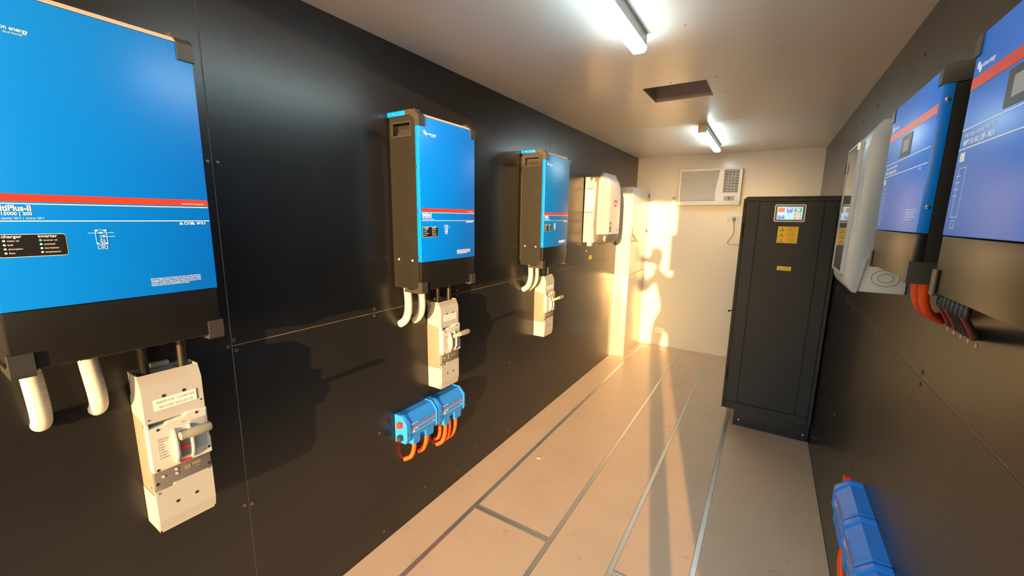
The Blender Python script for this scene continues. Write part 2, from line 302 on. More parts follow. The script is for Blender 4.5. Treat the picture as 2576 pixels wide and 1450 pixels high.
# ------------------------------------------------------------------ inverter chargers
def screw(parent, x, y, z, r=0.005, axis='x', s=1, m='steel', h=0.0025):
    g = G(); d = {'x': (s*h, 0, 0), 'y': (0, -h, 0)}[axis]
    g.tube([(x, y, z), (x+d[0]*.6, y+d[1]*.6, z), (x+d[0], y+d[1], z)], [r, r, r*0.6], 10); return g.obj('screw', m, parent)
def emblem(parent, x, z, y, s, m='print'):
    g = G()
    for dx, dz in ((0, 0), (0.75, -0.55)):
        g.prism([(x+s*(dx+a), z+s*(dz+b)) for a, b in ((-.45, .2), (-.25, .5), (.35, .5), (.5, .25), (.3, -.35), (.1, -.5), (-.25, -.4))], 'y', y-0.0002, y)
    return g.obj('emblem', m, parent)
def make_inverter():
    t = thing('inverter_charger', '', 'inverter', (0, 0, 0), LW, 'blue inverter chargers on the black wall')
    hy0, hy1, hz0, hz1 = -0.148, -0.036, 0.720, 0.775
    g = G().box(-0.172, 0.172, -0.178, -0.012, 0.002, 0.806)
    for s in (-1, 1):
        a, b = sorted((s*0.172, s*0.2035))
        g.box(a, b, -0.178, -0.012, 0.002, hz0); g.box(a, b, -0.178, -0.012, hz1, 0.806); g.box(a, b, -0.178, hy0, hz0, hz1); g.box(a, b, hy1, -0.012, hz0, hz1)
    body = g.obj('body', 'black', t, smooth=0)
    for s in (-1, 1):
        g = G(); a, b = sorted((s*0.2035, s*0.2065)); f = 0.006
        g.box(a, b, hy0-f, hy1+f, hz1, hz1+f).box(a, b, hy0-f, hy1+f, hz0-f, hz0).box(a, b, hy0-f, hy0, hz0, hz1).box(a, b, hy1, hy1+f, hz0, hz1)
        g.obj('handle_frame', 'guard', body)
        G().prism([(s*0.2, hz0), (s*0.176, hz0+0.032), (s*0.173, hz0+0.032), (s*0.173, hz0)], 'y', hy0+0.004, hy1-0.018).obj('handle_grip', 'guard', body)
        screw(body, s*0.2035, -0.048, 0.143, 0.0055, 'x', s, 'white'); screw(body, s*0.2035, -0.140, 0.142, 0.0055, 'x', s, 'white')
    G().box(-0.19, 0.19, -0.012, 0, 0.03, 0.79).obj('back_rail', 'guard', t)
    cap = G().box(-0.207, 0.207, -0.121, -0.002, 0.807, 0.829, b=0.002).obj('top_cap', 'blue', t)
    for s in (-1, 1): screw(cap, s*0.207, -0.040, 0.819, 0.005, 'x', s)
    fc = G().box(-0.206, 0.206, -0.203, -0.179, 0.137, 0.799, b=0.0025).obj('front_cover', 'blue', t)
    for s in (-1, 1):
        for z in (0.576, 0.376, 0.163): screw(fc, s*0.206, -0.190, z, 0.005, 'x', s)
    G().prism([(-0.203, 0.7995), (-0.190, 0.813), (-0.179, 0.813), (-0.179, 0.7995)], 'x', -0.172, 0.172).obj('top_trim', 'trim', t)
    lc = G().box(-0.2045, 0.2045, -0.200, -0.179, 0.0, 0.1355, b=0.002).obj('lower_cover', 'black_gloss', t)
    g = G()
    for k in range(58): g.box(-0.17+k*0.0059, -0.1665+k*0.0059, -0.197, -0.183, -0.0025, 0.0)
    g.obj('vent_grille', 'guard', lc)
    for s in (-1, 1):
        prof = [(-0.121, 0.806), (-0.121, 0.829), (-0.158, 0.830), (-0.192, 0.813), (-0.2075, 0.800), (-0.2075, 0.757), (-0.180, 0.757), (-0.180, 0.786), (-0.152, 0.806)]
        a, b = sorted((s*0.2040, s*0.2095))
        g = G().prism(prof, 'x', a, b); a, b = sorted((s*0.171, s*0.2040))
        g.prism([(-0.1795, 0.8), (-0.1795, 0.8145), (-0.191, 0.8145), (-0.2075, 0.800), (-0.2075, 0.757), (-0.2035, 0.757), (-0.2035, 0.8)], 'x', a, b)
        g.box(*sorted((s*0.171, s*0.204)), -0.1795, -0.121, 0.8065, 0.8295)
        g.obj('corner_guard', 'guard', t)
        prof = [(-0.085, 0.0), (-0.085, -0.016), (-0.1985, -0.016), (-0.2055, -0.008), (-0.2055, 0.040), (-0.180, 0.040), (-0.180, 0.012), (-0.150, 0.0)]
        a, b = sorted((s*0.2048, s*0.2095)); g = G().prism(prof, 'x', a, b); a, b = sorted((s*0.171, s*0.2048))
        g.prism([(-0.085, -0.001), (-0.085, -0.016), (-0.1985, -0.016), (-0.2055, -0.008), (-0.2055, 0.040), (-0.2005, 0.040), (-0.2005, -0.001)], 'x', a, b)
        g.obj('corner_guard', 'guard', t)
    F = -0.2032
    G().box(-0.2, 0.2035, F-0.0003, F, 0.3753, 0.3915).obj('stripe', 'red', fc)
    for z in (0.3708, 0.3335): G().box(-0.2, 0.2035, F-0.0002, F, z-0.0010, z+0.0010).obj('rule', 'print', fc)
    emblem(fc, -0.171, 0.733, F, 0.0135)
    text('victron energy', fc, 'print', -0.150, 0.7255, F, 0.0115, 0.0575, bold=0.0002); text('BLUE POWER', fc, 'print', -0.128, 0.7185, F, 0.0045, 0.026)
    text('www.victronenergy.com', fc, 'print', 0.142, 0.3785, F-0.0004, 0.0055, 0.052)
    text('MultiPlus-II', fc, 'print', -0.196, 0.3555, F, 0.0175, 0.061, bold=0.0005)
    text('48 | 15000 | 200', fc, 'print', -0.196, 0.3462, F, 0.0098, 0.062, bold=0.0002)
    text('Transfer capacity: 100 A  |  Inverter 230 V', fc, 'print', -0.196, 0.3378, F, 0.0058, 0.079)
    g = G()
    for x in (0.1355, 0.163): g.prism([(x-0.005, 0.3235), (x+0.005, 0.3235), (x, 0.331)], 'y', F-0.0002, F)
    g.ring(0.143, 0.1505, 0.3235, 0.3305, 0.001, F-0.0002, F); g.obj('approval_marks', 'print', fc)
    text('CE', fc, 'print', 0.1518, 0.324, F, 0.0085, bold=0.0002); text('IP21', fc, 'print', 0.172, 0.324, F, 0.0085, 0.02, bold=0.0002)
    # indicator panel
    G().rrect(-0.1935, -0.0885, 0.2555, 0.3052, 0.006, F-0.0001, F).obj('panel_edge', 'print', fc)
    G().rrect(-0.1925, -0.0895, 0.2565, 0.3042, 0.005, F-0.0003, F).obj('indicator_panel', 'blackp', fc)
    P = F-0.0004
    text('charger', fc, 'print', -0.1845, 0.2975, P, 0.0085, 0.029, bold=0.00015); text('inverter', fc, 'print', -0.132, 0.2975, P, 0.0085, 0.029, bold=0.00015)
    for x, names in ((-0.1815, ('mains on', 'bulk', 'absorption', 'float')), (-0.129, ('inverter on', 'overload', 'low battery', 'temperature'))):
        for k, nm in enumerate(names):
            z = 0.2912-0.0088*k
            G().disc(x, z, 0.0021, 0.0021, P-0.0004, P, 12).obj('indicator_light', 'led_green' if nm == 'inverter on' else 'print', fc)
            text(nm, fc, 'ink_grey' if False else 'print', x+0.0042, z-0.0016, P, 0.0048)
    # wiring diagram
    g = G().ring(-0.0389, -0.0185, 0.2770, 0.3125, 0.0008, P, F).ring(-0.0375, -0.020, 0.266, 0.2735, 0.0007, P, F).ring(-0.031, -0.0235, 0.281, 0.2885, 0.0007, P, F)
    for x in (-0.0375, -0.0225):
        for z in (0.2775, 0.3085): g.box(x-0.001, x+0.003, P, F, z, z+0.0035)
    g.box(-0.0515, -0.030, P, F, 0.3045, 0.3053).box(-0.027, -0.005, P, F, 0.3045, 0.3053).box(-0.026, -0.004, P, F, 0.2952, 0.2960).box(-0.030, -0.0292, P, F, 0.2885, 0.2985).box(-0.030, -0.021, P, F, 0.2980, 0.2988)
    g.box(-0.0292, -0.0284, P, F, 0.2735, 0.281).box(-0.0262, -0.0254, P, F, 0.2735, 0.281).box(-0.032, -0.026, P, F, 0.3035, 0.307).box(-0.0265, -0.023, P, F, 0.294, 0.297).box(-0.032, -0.025, P, F, 0.269, 0.2705)
    g.prism([(-0.0305, 0.2815), (-0.030, 0.2815), (-0.024, 0.288), (-0.0245, 0.288)], 'y', P, F)
    g.obj('wiring_diagram', 'print', fc)
    for k, (s, wd) in enumerate((('Before charging read the instructions. For indoor use only. Disconnect', 0.113), ('the supply before making or breaking the connections to the battery.', 0.113), ('WARNING: Explosive gases, prevent flames and sparks, provide', 0.113), ('adequate ventilation during charging. Charge lead-acid or Li-ion', 0.113), ('batteries only. DC input isolated from AC output.', 0.085))):
        text(s, fc, 'print', 0.0535, 0.1795-k*0.0045, F, 0.0045, wd)
    return t
INV = [(0.348, 'big blue inverter charger nearest the camera, cut off by the left edge of the picture'),
       (1.613, 'middle blue inverter charger on the black wall, above the blue fuse boxes'),
       (2.845, 'smaller-looking farthest blue inverter charger on the black wall, next to the white solar inverter')]
inv = make_inverter()
for i, (y, lab) in enumerate(INV):
    o = inv if i == 0 else copy_tree(inv)
    o.location = (0, y, 1.372); o['label'] = lab
# ------------------------------------------------------------------ ribbed conduits and battery cables below them
def conduit(y, x, yw, label):
    c = bez((x, y, 1.372), (x+0.006, y+0.004, 1.28), (x+0.004, yw-0.002, 1.205), (0.004, yw, 1.172), 150)
    pts, rad = [], []
    for i, p in enumerate(c): pts.append(p); rad.append(0.0200 if (i % 3) else 0.0180)
    o = G().tube(pts, rad, 16).obj('ribbed_conduit', 'conduit', smooth=50)
    tag(o, label, 'conduit', 'white ribbed conduits under the inverter chargers')
words = ('nearest', 'middle', 'farthest')
for i, (y, _) in enumerate(INV):
    w = words[i]
    a, b = ((-0.168, -0.066), (-0.180, -0.088), (-0.158, -0.070))[i]
    conduit(y+a, 0.075, y+a+0.012, 'white ribbed conduit, left of the pair under the %s inverter charger' % w)
    conduit(y+b, 0.075, y+b+0.018, 'white ribbed conduit, right of the pair under the %s inverter charger' % w)
ISO = [(0.446, 'battery isolator nearest the camera, with readable INVERTER / CHARGER label, below the big inverter'),
       (1.718, 'middle battery isolator, below the middle inverter and above the blue fuse boxes'),
       (2.966, 'farthest battery isolator, below the farthest blue inverter charger')]
for i, (y, _) in enumerate(ISO):
    for s, wd in ((-0.047, 'left'), (0.047, 'right')):
        o = G().tube(spline([(0.058, y+s, 1.235), (0.058, y+s, 1.29), (0.060, y+s*1.02, 1.372)]), 0.0115, 12).obj('battery_cable', 'cable_black')
        tag(o, '%s black battery cable between the %s inverter charger and its isolator' % (wd, words[i]), 'cable', 'black battery cables above the isolators')
# ------------------------------------------------------------------ battery isolators
def make_isolator():
    t = thing('battery_isolator', '', 'isolator', (0, 0, 0), LW, 'battery isolators on the black wall')
    w = 0.0745
    body = G().box(-w+0.001, w-0.001, -0.094, 0, 0.125, 0.372, b=0.0015).obj('body', 'iso_body', t)
    for z in (0.345, 0.145): screw(body, -w+0.001, -0.075, z, 0.003, 'x', -1, 'hole', 0.001)
    # top cover, bevelled back at its head, open at the cable entry
    p = [(-0.002, 0.503), (-0.086, 0.503), (-0.105, 0.462), (-0.105, 0.360), (-0.002, 0.374)]
    g = G().prism([(-0.088, 0.503), (-0.105, 0.462), (-0.105, 0.358), (-0.088, 0.358)], 'x', -w, w)
    for s in (-1, 1):
        a, b = sorted((s*(w-0.004), s*w)); g.prism([(-0.088, 0.503), (-0.088, 0.360), (-0.004, 0.374), (-0.004, 0.42), (-0.022, 0.445), (-0.030, 0.48), (-0.030, 0.503)], 'x', a, b)
    g.box(-w, w, -0.088, -0.078, 0.486, 0.499).box(-w+0.004, -0.062, -0.080, -0.02, 0.486, 0.494).box(0.062, w-0.004, -0.080, -0.02, 0.486, 0.494).box(-0.03, 0.03, -0.080, -0.02, 0.486, 0.494)
    tc = g.obj('top_cover', 'iso_grey', t)
    G().box(-w+0.004, w-0.004, -0.02, -0.002, 0.38, 0.50).obj('phase_barrier', 'iso_body', t)
    G().box(-0.02, 0.025, -0.02, -0.004, 0.5, 0.512).obj('mounting_clip', 'iso_grey', t)
    for x in (-0.024, 0.026): G().disc(x, 0.4325, 0.0048, 0.0048, -0.1056, -0.104, 14).obj('screw_hole', 'hole', tc)
    G().box(-0.050, 0.056, -0.1062, -0.105, 0.3925, 0.4265).obj('label_plate', 'label', tc)
    G().box(0.0562, 0.0600, -0.1056, -0.105, 0.3925, 0.4265).obj('label_recess', 'iso_dark', tc)
    text('INVERTER / CHARGER', tc, 'ink_grey', 0.0035, 0.4120, -0.1064, 0.0118, 0.094, 'CENTER'); text('BATTERY ISOLATOR', tc, 'ink_grey', 0.0035, 0.3968, -0.1064, 0.0118, 0.084, 'CENTER')
    for x, z in ((-0.066, 0.370), (0.066, 0.386)): screw(tc, x, -0.105, z, 0.003, 'y', 1, 'steel', 0.001)
    # bottom cover with the stepped upper edge
    g = G().prism([(-w, 0.039), (w, 0.039), (w, 0.158), (0.026, 0.158), (0.020, 0.150), (-0.024, 0.150), (-0.030, 0.141), (-w, 0.141)], 'y', -0.105, -0.098)
    for s in (-1, 1):
        a, b = sorted((s*(w-0.004), s*w)); g.box(a, b, -0.098, -0.002, 0.0, 0.124)
    g.box(-w, w, -0.098, -0.002, 0.0, 0.006)
    bc = g.obj('bottom_cover', 'iso_grey', t)
    G().prism([(-0.1050, 0.0388), (-0.0965, 0.0002), (-0.090, 0.0002), (-0.090, 0.0388)], 'x', -w, w).obj('sloped_foot', 'iso_grey', t)
    for x in (-0.025, 0.025): G().disc(x, 0.0835, 0.0048, 0.0048, -0.1056, -0.104, 14).obj('screw_hole', 'hole', bc)
    for x, z in ((-0.066, 0.132), (0.066, 0.148)): screw(bc, x, -0.105, z, 0.003, 'y', 1, 'steel', 0.001)
    # trip unit band
    tr = G().box(-w+0.002, w-0.002, -0.107, -0.094, 0.150, 0.205, b=0.001).obj('trip_unit', 'iso_dark', t)
    for x, z in ((-0.052, 0.183), (-0.019, 0.190), (-0.019, 0.176)): G().disc(x, z, 0.0040, 0.0040, -0.1085, -0.107, 14).obj('setting_dial', 'iso_white', tr)
    G().box(0.002, 0.018, -0.1075, -0.107, 0.176, 0.190).box(0.022, 0.045, -0.1075, -0.107, 0.181, 0.191).obj('test_port', 'iso_body', tr)
    text('400A', tr, 'ink_grey', 0.030, 0.172, -0.1078, 0.006)
    for x in (-0.068, 0.066): G().disc(x, 0.165, 0.0035, 0.005, -0.1078, -0.107, 12).obj('sealing_eye', 'hole', tr)
    # front cover
    p = [(-w-0.0005, 0.207), (w+0.0015, 0.207), (w+0.0015, 0.262), (w-0.003, 0.268), (w-0.003, 0.345), (w-0.001, 0.362), (0.022, 0.362), (0.014, 0.352), (-0.026, 0.352), (-0.034, 0.346), (-w-0.0005, 0.346)]
    fc = G().prism(p, 'y', -0.117, -0.094, bev=0.0012, seg=1).obj('front_cover', 'iso_white', t)
    for s in (-1, 1):
        a, b = sorted((s*(w-0.004), s*(w+0.0008))); G().box(a, b, -0.112, -0.09, 0.207, 0.36).obj('cover_cheek', 'iso_white', fc)
    for x, z in ((-0.052, 0.338), (0.046, 0.354), (-0.064, 0.213), (0.068, 0.226)): G().disc(x, z, 0.0036, 0.0042, -0.1178, -0.1168, 12).obj('screw_hole', 'hole', fc)
    G().box(0.028, 0.066, -0.1176, -0.1168, 0.236, 0.335).obj('side_recess', 'box_grey', fc)
    G().box(-0.0565, -0.030, -0.1173, -0.1168, 0.303, 0.309).obj('rating_bar', 'ink_grey', fc)
    for k, (s, wd) in enumerate((('TS400N  3P', 0.024), ('Ui 750V', 0.012), ('Uimp 8kV', 0.016), ('In 400A', 0.013), ('Icu 85kA', 0.018), ('IEC 60947-2', 0.022), ('Cat.A 50/60Hz', 0.024))):
        text(s, fc, 'ink_grey', -0.0565, 0.296-k*0.0085, -0.1173, 0.0065, wd)
    text('LS', fc, 'ink_grey', 0.046, 0.221, -0.1178, 0.012, 0.013, bold=0.0003)
    text('ON', fc, 'iso_grey', 0.004, 0.336, -0.1173, 0.007); text('OFF', fc, 'iso_grey', -0.006, 0.2215, -0.1173, 0.007)
    for s, x in ((-1, -0.0165), (1, 0.0225)):
        G().prism([(-0.116, 0.216), (-0.122, 0.214), (-0.136, 0.245), (-0.136, 0.285), (-0.120, 0.326), (-0.116, 0.326)], 'x', x-0.0025, x+0.0025).obj('toggle_guard', 'iso_white', fc)
    G().box(-0.004, 0.019, -0.1172, -0.1168, 0.225, 0.312).obj('toggle_slot', 'iso_dark', fc)
    G().box(-0.003, 0.018, -0.1195, -0.117, 0.252, 0.261).obj('position_flag', 'pv_red', fc)
    G().box(-0.010, 0.0185, -0.1182, -0.117, 0.209, 0.216).obj('trip_flag', 'pv_red', fc)
    g = G().prism([(-0.118, 0.284), (-0.118, 0.306), (-0.190, 0.340), (-0.200, 0.336), (-0.198, 0.320)], 'x', -0.002, 0.018, bev=0.002, seg=1)
    h = g.obj('toggle_arm', 'iso_handle', t)
    for k in range(3): G().box(-0.0026, -0.0020, -0.170-k*0.006, -0.167-k*0.006, 0.315+k*0.003, 0.326+k*0.003).obj('arm_slot', 'iso_body', h)
    hx, hy, hz = (-0.027, -0.025, -0.010, -0.004, 0.040, 0.050, 0.0525), -0.196, 0.331
    hb = G().tube([(x, hy, hz) for x in hx], [0.0105, 0.0125, 0.0125, 0.0140, 0.0150, 0.0135, 0.010], 20).obj('handle_bar', 'iso_handle', t)
    G().tube([(-0.0275, hy, hz), (-0.0269, hy, hz)], 0.0085, 16).obj('handle_bore', 'iso_body', hb)
    return t
iso = make_isolator()
for i, (y, lab) in enumerate(ISO):
    o = iso if i == 0 else copy_tree(iso)
    o.location = (0, y, 0.757); o['label'] = lab
# ------------------------------------------------------------------ blue fuse distribution boxes
def make_fusebox(mark):
    t = thing('fuse_box', '', 'fuse box', (0, 0, 0), LW, 'blue fuse boxes low on the walls')
    w = 0.1195
    sec = lambda e: [(0, -e), (0, 0.150+e), (-0.046-e*.4, 0.150+e), (-0.084-e, 0.110+e*.4), (-0.084-e, 0.030-e*.4), (-0.074-e*.4, 0.008-e), (-0.02, 0.008-e)]
    cov = G().prism(sec(0.0), 'x', -w+0.015, w-0.013).obj('cover', 'bluep', t)
    for a, b in ((-w, -w+0.030), (w-0.013, w)):
        g = G().prism(sec(0.005), 'x', a, b, bev=0.0015, seg=1); g.obj('end_frame', 'bluep', t)
    screw(cov, -w+0.012, -0.089, 0.055, 0.0035, 'y', 1, 'hole', 0.0006)
    F = -0.0843
    G().box(-w+0.034, w-0.016, F-0.0003, F, 0.0800, 0.0850).obj('stripe', 'red', cov)
    G().box(-w+0.034, w-0.016, F-0.0003, F, 0.0715, 0.0725).box(-w+0.034, w-0.016, F-0.0003, F, 0.0495, 0.0505).obj('rule', 'print', cov)
    emblem(cov, -w+0.042, 0.104, F, 0.0075); text('victron energy', cov, 'print', -w+0.052, 0.1005, F, 0.0068, 0.034)
    text('Distributor 12/24/48V', cov, 'print', -w+0.035, 0.0635, F, 0.0068, 0.052); text('1000', cov, 'print', -w+0.035, 0.0525, F, 0.0115, 0.026, bold=0.0003); text('1000 A', cov, 'print', w-0.04, 0.053, F, 0.006)
    for a, b in ((-0.072, -0.020), (0.022, 0.086)):
        g = G().loft([[(a, -0.085, 0.032), (b, -0.085, 0.032), (b, -0.02, 0.032), (a, -0.02, 0.032)], [(a+0.004, -0.085, -0.006), (b, -0.085, -0.006), (b, -0.03, -0.006), (a+0.004, -0.03, -0.006)], [(a+0.006, -0.080, -0.024), (b-0.002, -0.080, -0.024), (b-0.002, -0.035, -0.024), (a+0.006, -0.035, -0.024)]])
        g.obj('cable_boot', 'bluep', t)
    return t
def fuse_ends(t, x, s, zp=0.095):
    for z, m, n in ((zp, 'red', 'positive_bar'), (0.022, 'guard', 'negative_bar')):
        a, b = sorted((x, x+s*0.024)); G().box(a, b, -0.062, -0.036, z, z+0.028, b=0.002, seg=1).obj(n, m, t)
fb = make_fusebox(True)
FB = [(0.0, 1.505, 0.535, LW, 'left-hand blue fuse box on the black wall, red and grey bars sticking out'),
      (0.0, 1.750, 0.535, LW, 'right-hand blue fuse box of the joined pair below the middle isolator'),
      (W, 1.930, 0.520, RW, 'farthest blue fuse box low on the right wall, with a red tip behind it'),
      (W, 1.685, 0.520, RW, 'blue fuse box low on the right wall, next to the orange cable'),
      (W, 1.440, 0.520, RW, 'blue fuse box low on the right wall, cut off by the bottom of the picture')]
for i, (x, y, z, r, lab) in enumerate(FB):
    o = fb if i == 0 else copy_tree(fb)
    o.location = (x, y, z); o.rotation_euler = (0, 0, r); o['label'] = lab
    FB[i] = o
fuse_ends(FB[0], -0.1195, -1); fuse_ends(FB[2], -0.1195, -1, 0.130)
def cable(pts, r, m, label, group, name='orange_cable'):
    return tag(G().tube(spline(pts), r, 12).obj(name, m), label, 'cable', group)
OC = 'orange cables under the fuse boxes on the black wall'
cable([(0.058, 1.468, 0.525), (0.056, 1.464, 0.47), (0.042, 1.455, 0.425), (0.004, 1.442, 0.40)], 0.0125, 'cable_orange', 'leftmost orange cable leaving the left-hand fuse box', OC)
cable([(0.060, 1.562, 0.525), (0.054, 1.560, 0.47), (0.036, 1.556, 0.42), (0.004, 1.548, 0.395)], 0.0125, 'cable_orange', 'second orange cable from the left, under the left-hand fuse box', OC)
cable([(0.050, 1.585, 0.528), (0.044, 1.585, 0.47), (0.03, 1.582, 0.43), (0.004, 1.575, 0.405)], 0.0105, 'cable_orange', 'orange cable tucked behind the second one under the left-hand fuse box', OC)
cable([(0.040, 1.690, 0.525), (0.040, 1.690, 0.46), (0.028, 1.688, 0.42), (0.004, 1.680, 0.405)], 0.0115, 'cable_orange', 'orange cable with a pale collar, leftmost under the right-hand fuse box', OC)
cable([(0.062, 1.715, 0.525), (0.060, 1.714, 0.45), (0.042, 1.708, 0.39), (0.004, 1.700, 0.360)], 0.0125, 'cable_orange', 'longest orange cable, second under the right-hand fuse box', OC)
cable([(0.060, 1.752, 0.525), (0.058, 1.752, 0.45), (0.040, 1.748, 0.39), (0.004, 1.740, 0.365)], 0.0115, 'cable_orange', 'orange cable third from the left under the right-hand fuse box', OC)
cable([(0.060, 1.808, 0.525), (0.058, 1.808, 0.45), (0.036, 1.804, 0.39), (0.004, 1.798, 0.36)], 0.0125, 'cable_orange', 'rightmost orange cable under the right-hand fuse box', OC)
cable([(W-0.060, 1.86, 0.50), (W-0.068, 1.82, 0.44), (W-0.060, 1.76, 0.40), (W-0.004, 1.70, 0.39)], 0.014, 'cable_orange', 'orange cable under the fuse boxes low on the right wall', None)
# ------------------------------------------------------------------ solar inverter on the black wall
def pv_inverter():
    t = thing('solar_inverter', 'white solar inverter with a red oval logo and curved front on the black wall', 'inverter', (0, 4.115, 1.475), LW)
    back = G().box(-0.235, 0.235, -0.150, -0.004, 0.012, 0.655, b=0.018, seg=3).obj('back_case', 'pv_grey', t)
    G().prism([(-0.118, 0.012), (-0.108, 0.20), (-0.120, 0.44), (-0.122, 0.59), (-0.100, 0.605), (-0.10, 0.64), (-0.085, 0.63), (-0.075, 0.606), (-0.06, 0.606), (-0.05, 0.645), (-0.008, 0.645), (-0.006, 0.012)], 'x', -0.252, -0.236).obj('side_panel', 'pv_white', t)
    sp = G().box(-0.2535, -0.252, -0.100, -0.018, 0.33, 0.53).obj('rating_label', 'label', back)
    G().box(-0.2542, -0.2535, -0.095, -0.022, 0.528, 0.536).obj('rating_heading', 'ink', back)
    g = G()
    for k in range(8): g.box(-0.2540, -0.2535, -0.09+0.012*(k % 3), -0.03, 0.51-k*0.02, 0.513-k*0.02)
    g.obj('rating_lines', 'ink_grey', back)
    for z in (0.205, 0.090):
        G().box(-0.262, -0.252, -0.094, -0.024, z, z+0.085, b=0.004).obj('terminal_cover', 'pv_white', t)
    g = G()
    for k in range(5): g.box(-0.256, -0.252, -0.095+k*0.017, -0.084+k*0.017, 0.30, 0.312)
    g.obj('cable_slots', 'pv_grey', t)
    # front cover: sloping cheeks, head curving back
    R = []
    for z, hw, fw, d in ((0.095, 0.250, 0.170, 0.236), (0.25, 0.255, 0.172, 0.238), (0.48, 0.255, 0.172, 0.236), (0.56, 0.252, 0.166, 0.230), (0.615, 0.240, 0.150, 0.218), (0.655, 0.212, 0.125, 0.200), (0.682, 0.175, 0.10, 0.178), (0.692, 0.14, 0.085, 0.160)):
        b = 0.145
        R.append([(-hw, -b, z), (-hw, -b-0.026, z), (-fw, -d+0.004, z), (-fw+0.02, -d, z), (fw-0.02, -d, z), (fw, -d+0.004, z), (hw, -b-0.026, z), (hw, -b, z)])
    cov = G().loft(R).obj('front_cover', 'pv_white', t, smooth=28)
    R = []
    for z, hw, fw, d in ((-0.005, 0.170, 0.12, 0.190), (0.012, 0.215, 0.145, 0.215), (0.045, 0.243, 0.165, 0.230), (0.0935, 0.248, 0.169, 0.2345)):
        b = 0.13
        R.append([(-hw, -b, z), (-hw, -b-0.036, z), (-fw, -d+0.004, z), (-fw+0.02, -d, z), (fw-0.02, -d, z), (fw, -d+0.004, z), (hw, -b-0.036, z), (hw, -b, z)])
    low = G().loft(R).obj('lower_cover', 'pv_grey', t, smooth=28)
    lg = G().disc(0.003, 0.402, 0.052, 0.034, -0.2385, -0.236, 28).obj('logo_badge', 'pv_red', cov)
    text('Fronius', cov, 'print', 0.003, 0.388, -0.2389, 0.036, 0.078, 'CENTER', bold=0.0006)
    dp = G().rrect(-0.150, -0.100, 0.118, 0.215, 0.004, -0.2395, -0.236).obj('display_panel', 'pv_grey', cov)
    G().box(-0.143, -0.107, -0.2400, -0.2395, 0.165, 0.200).obj('display_glass', 'box_grey', cov)
    for x in (-0.136, -0.125, -0.114): G().disc(x, 0.140, 0.004, 0.004, -0.2402, -0.2395, 10).obj('button', 'pv_white', cov)
    text('SYMO', cov, 'pv_red', 0.055, 0.125, -0.2386, 0.024, 0.06)
    for z in (0.59, 0.30): G().box(-0.238, -0.212, -0.200, -0.186, z, z+0.013, b=0.002, seg=1).obj('cover_clip', 'trim', cov)
    G().prism([(-0.2, 0.085), (-0.222, 0.08), (-0.215, 0.02), (-0.2, 0.04)], 'x', -0.2, -0.192).obj('release_tab', 'pv_white', low)
    G().box(-0.20, -0.15, -0.075, -0.03, -0.028, 0.012, b=0.004).obj('cable_gland', 'pv_white', t)
    G().box(-0.05, 0.0, -0.11, -0.07, -0.02, 0.012, b=0.004).obj('cable_gland', 'pv_grey', t)
pv_inverter()
def sticker(name, x, y, z, w, h, m, label, rot, lines):
    t = thing(name, label, 'label', (x, y, z), rot)
    o = G().box(-w/2, w/2, -0.001, 0, 0, h).obj('plate', m, t)
    g = G()
    for k in range(lines): g.box(-w*0.38, w*(0.38-0.1*(k % 2)), -0.0013, -0.001, h*(0.78-0.62*k/max(1, lines-1))-0.003, h*(0.78-0.62*k/max(1, lines-1))+0.003)
    g.obj('print_lines', 'ink', t)
sticker('warning_label', 0, 4.11, 1.295, 0.085, 0.042, 'yellow', 'small yellow warning label on the black wall below the solar inverter', LW, 3)
sticker('tiny_label', 0, 3.99, 1.382, 0.032, 0.018, 'label', 'tiny white label on the black wall above the yellow one', LW, 2)
# ------------------------------------------------------------------ switchboard and cable duct in the far left corner
t = thing('switchboard_cabinet', 'tall cream switchboard cabinet in the far left corner with a keyed lock', 'cabinet', (0, 5.315, 1.045), LW)
G().box(-0.365, 0.365, -0.148, 0, 0, 1.05, b=0.003).obj('case', 'cream', t)
dr = G().box(-0.365, 0.365, -0.176, -0.151, 0.003, 1.047, b=0.003).obj('door', 'cream', t)
lk = G().rrect(-0.352, -0.318, 0.395, 0.560, 0.015, -0.183, -0.176).obj('lock_plate', 'brass', t)
G().tube([(-0.335, -0.183, 0.50), (-0.325, -0.205, 0.47), (-0.300, -0.212, 0.43)], 0.008, 10).obj('lock_lever', 'brass', lk)
G().tube([(-0.335, -0.183, 0.42), (-0.330, -0.225, 0.415), (-0.300, -0.232, 0.41)], 0.005, 8).ball((-0.28, -0.232, 0.425), 0.014, (1, 0.3, 1)).obj('key', 'brass', lk)
for x, z in ((0.06, 0.76), (-0.02, 0.615)):
    p = [(x+0.075*math.cos(a*PI/16), -0.1775, z+0.055*math.sin(a*PI/16)) for a in range(33)]
    G().tube(p, 0.0022, 6, False).obj('knockout_ring', 'cream', dr)
for z in (0.98, 0.52): G().box(0.352, 0.368, -0.184, -0.16, z-0.02, z+0.02).obj('hinge', 'cab', t)
t = thing('cable_duct', 'dusty metal cable duct standing on the floor under the cream switchboard', 'duct', (0, 5.315, 0), LW)
G().box(-0.365, 0.365, -0.176, -0.02, 0.001, 1.043, b=0.002).obj('duct_body', 'galv', t)
G().box(-0.385, -0.366, -0.022, -0.001, 0.001, 1.043).obj('wall_flange', 'alu', t)
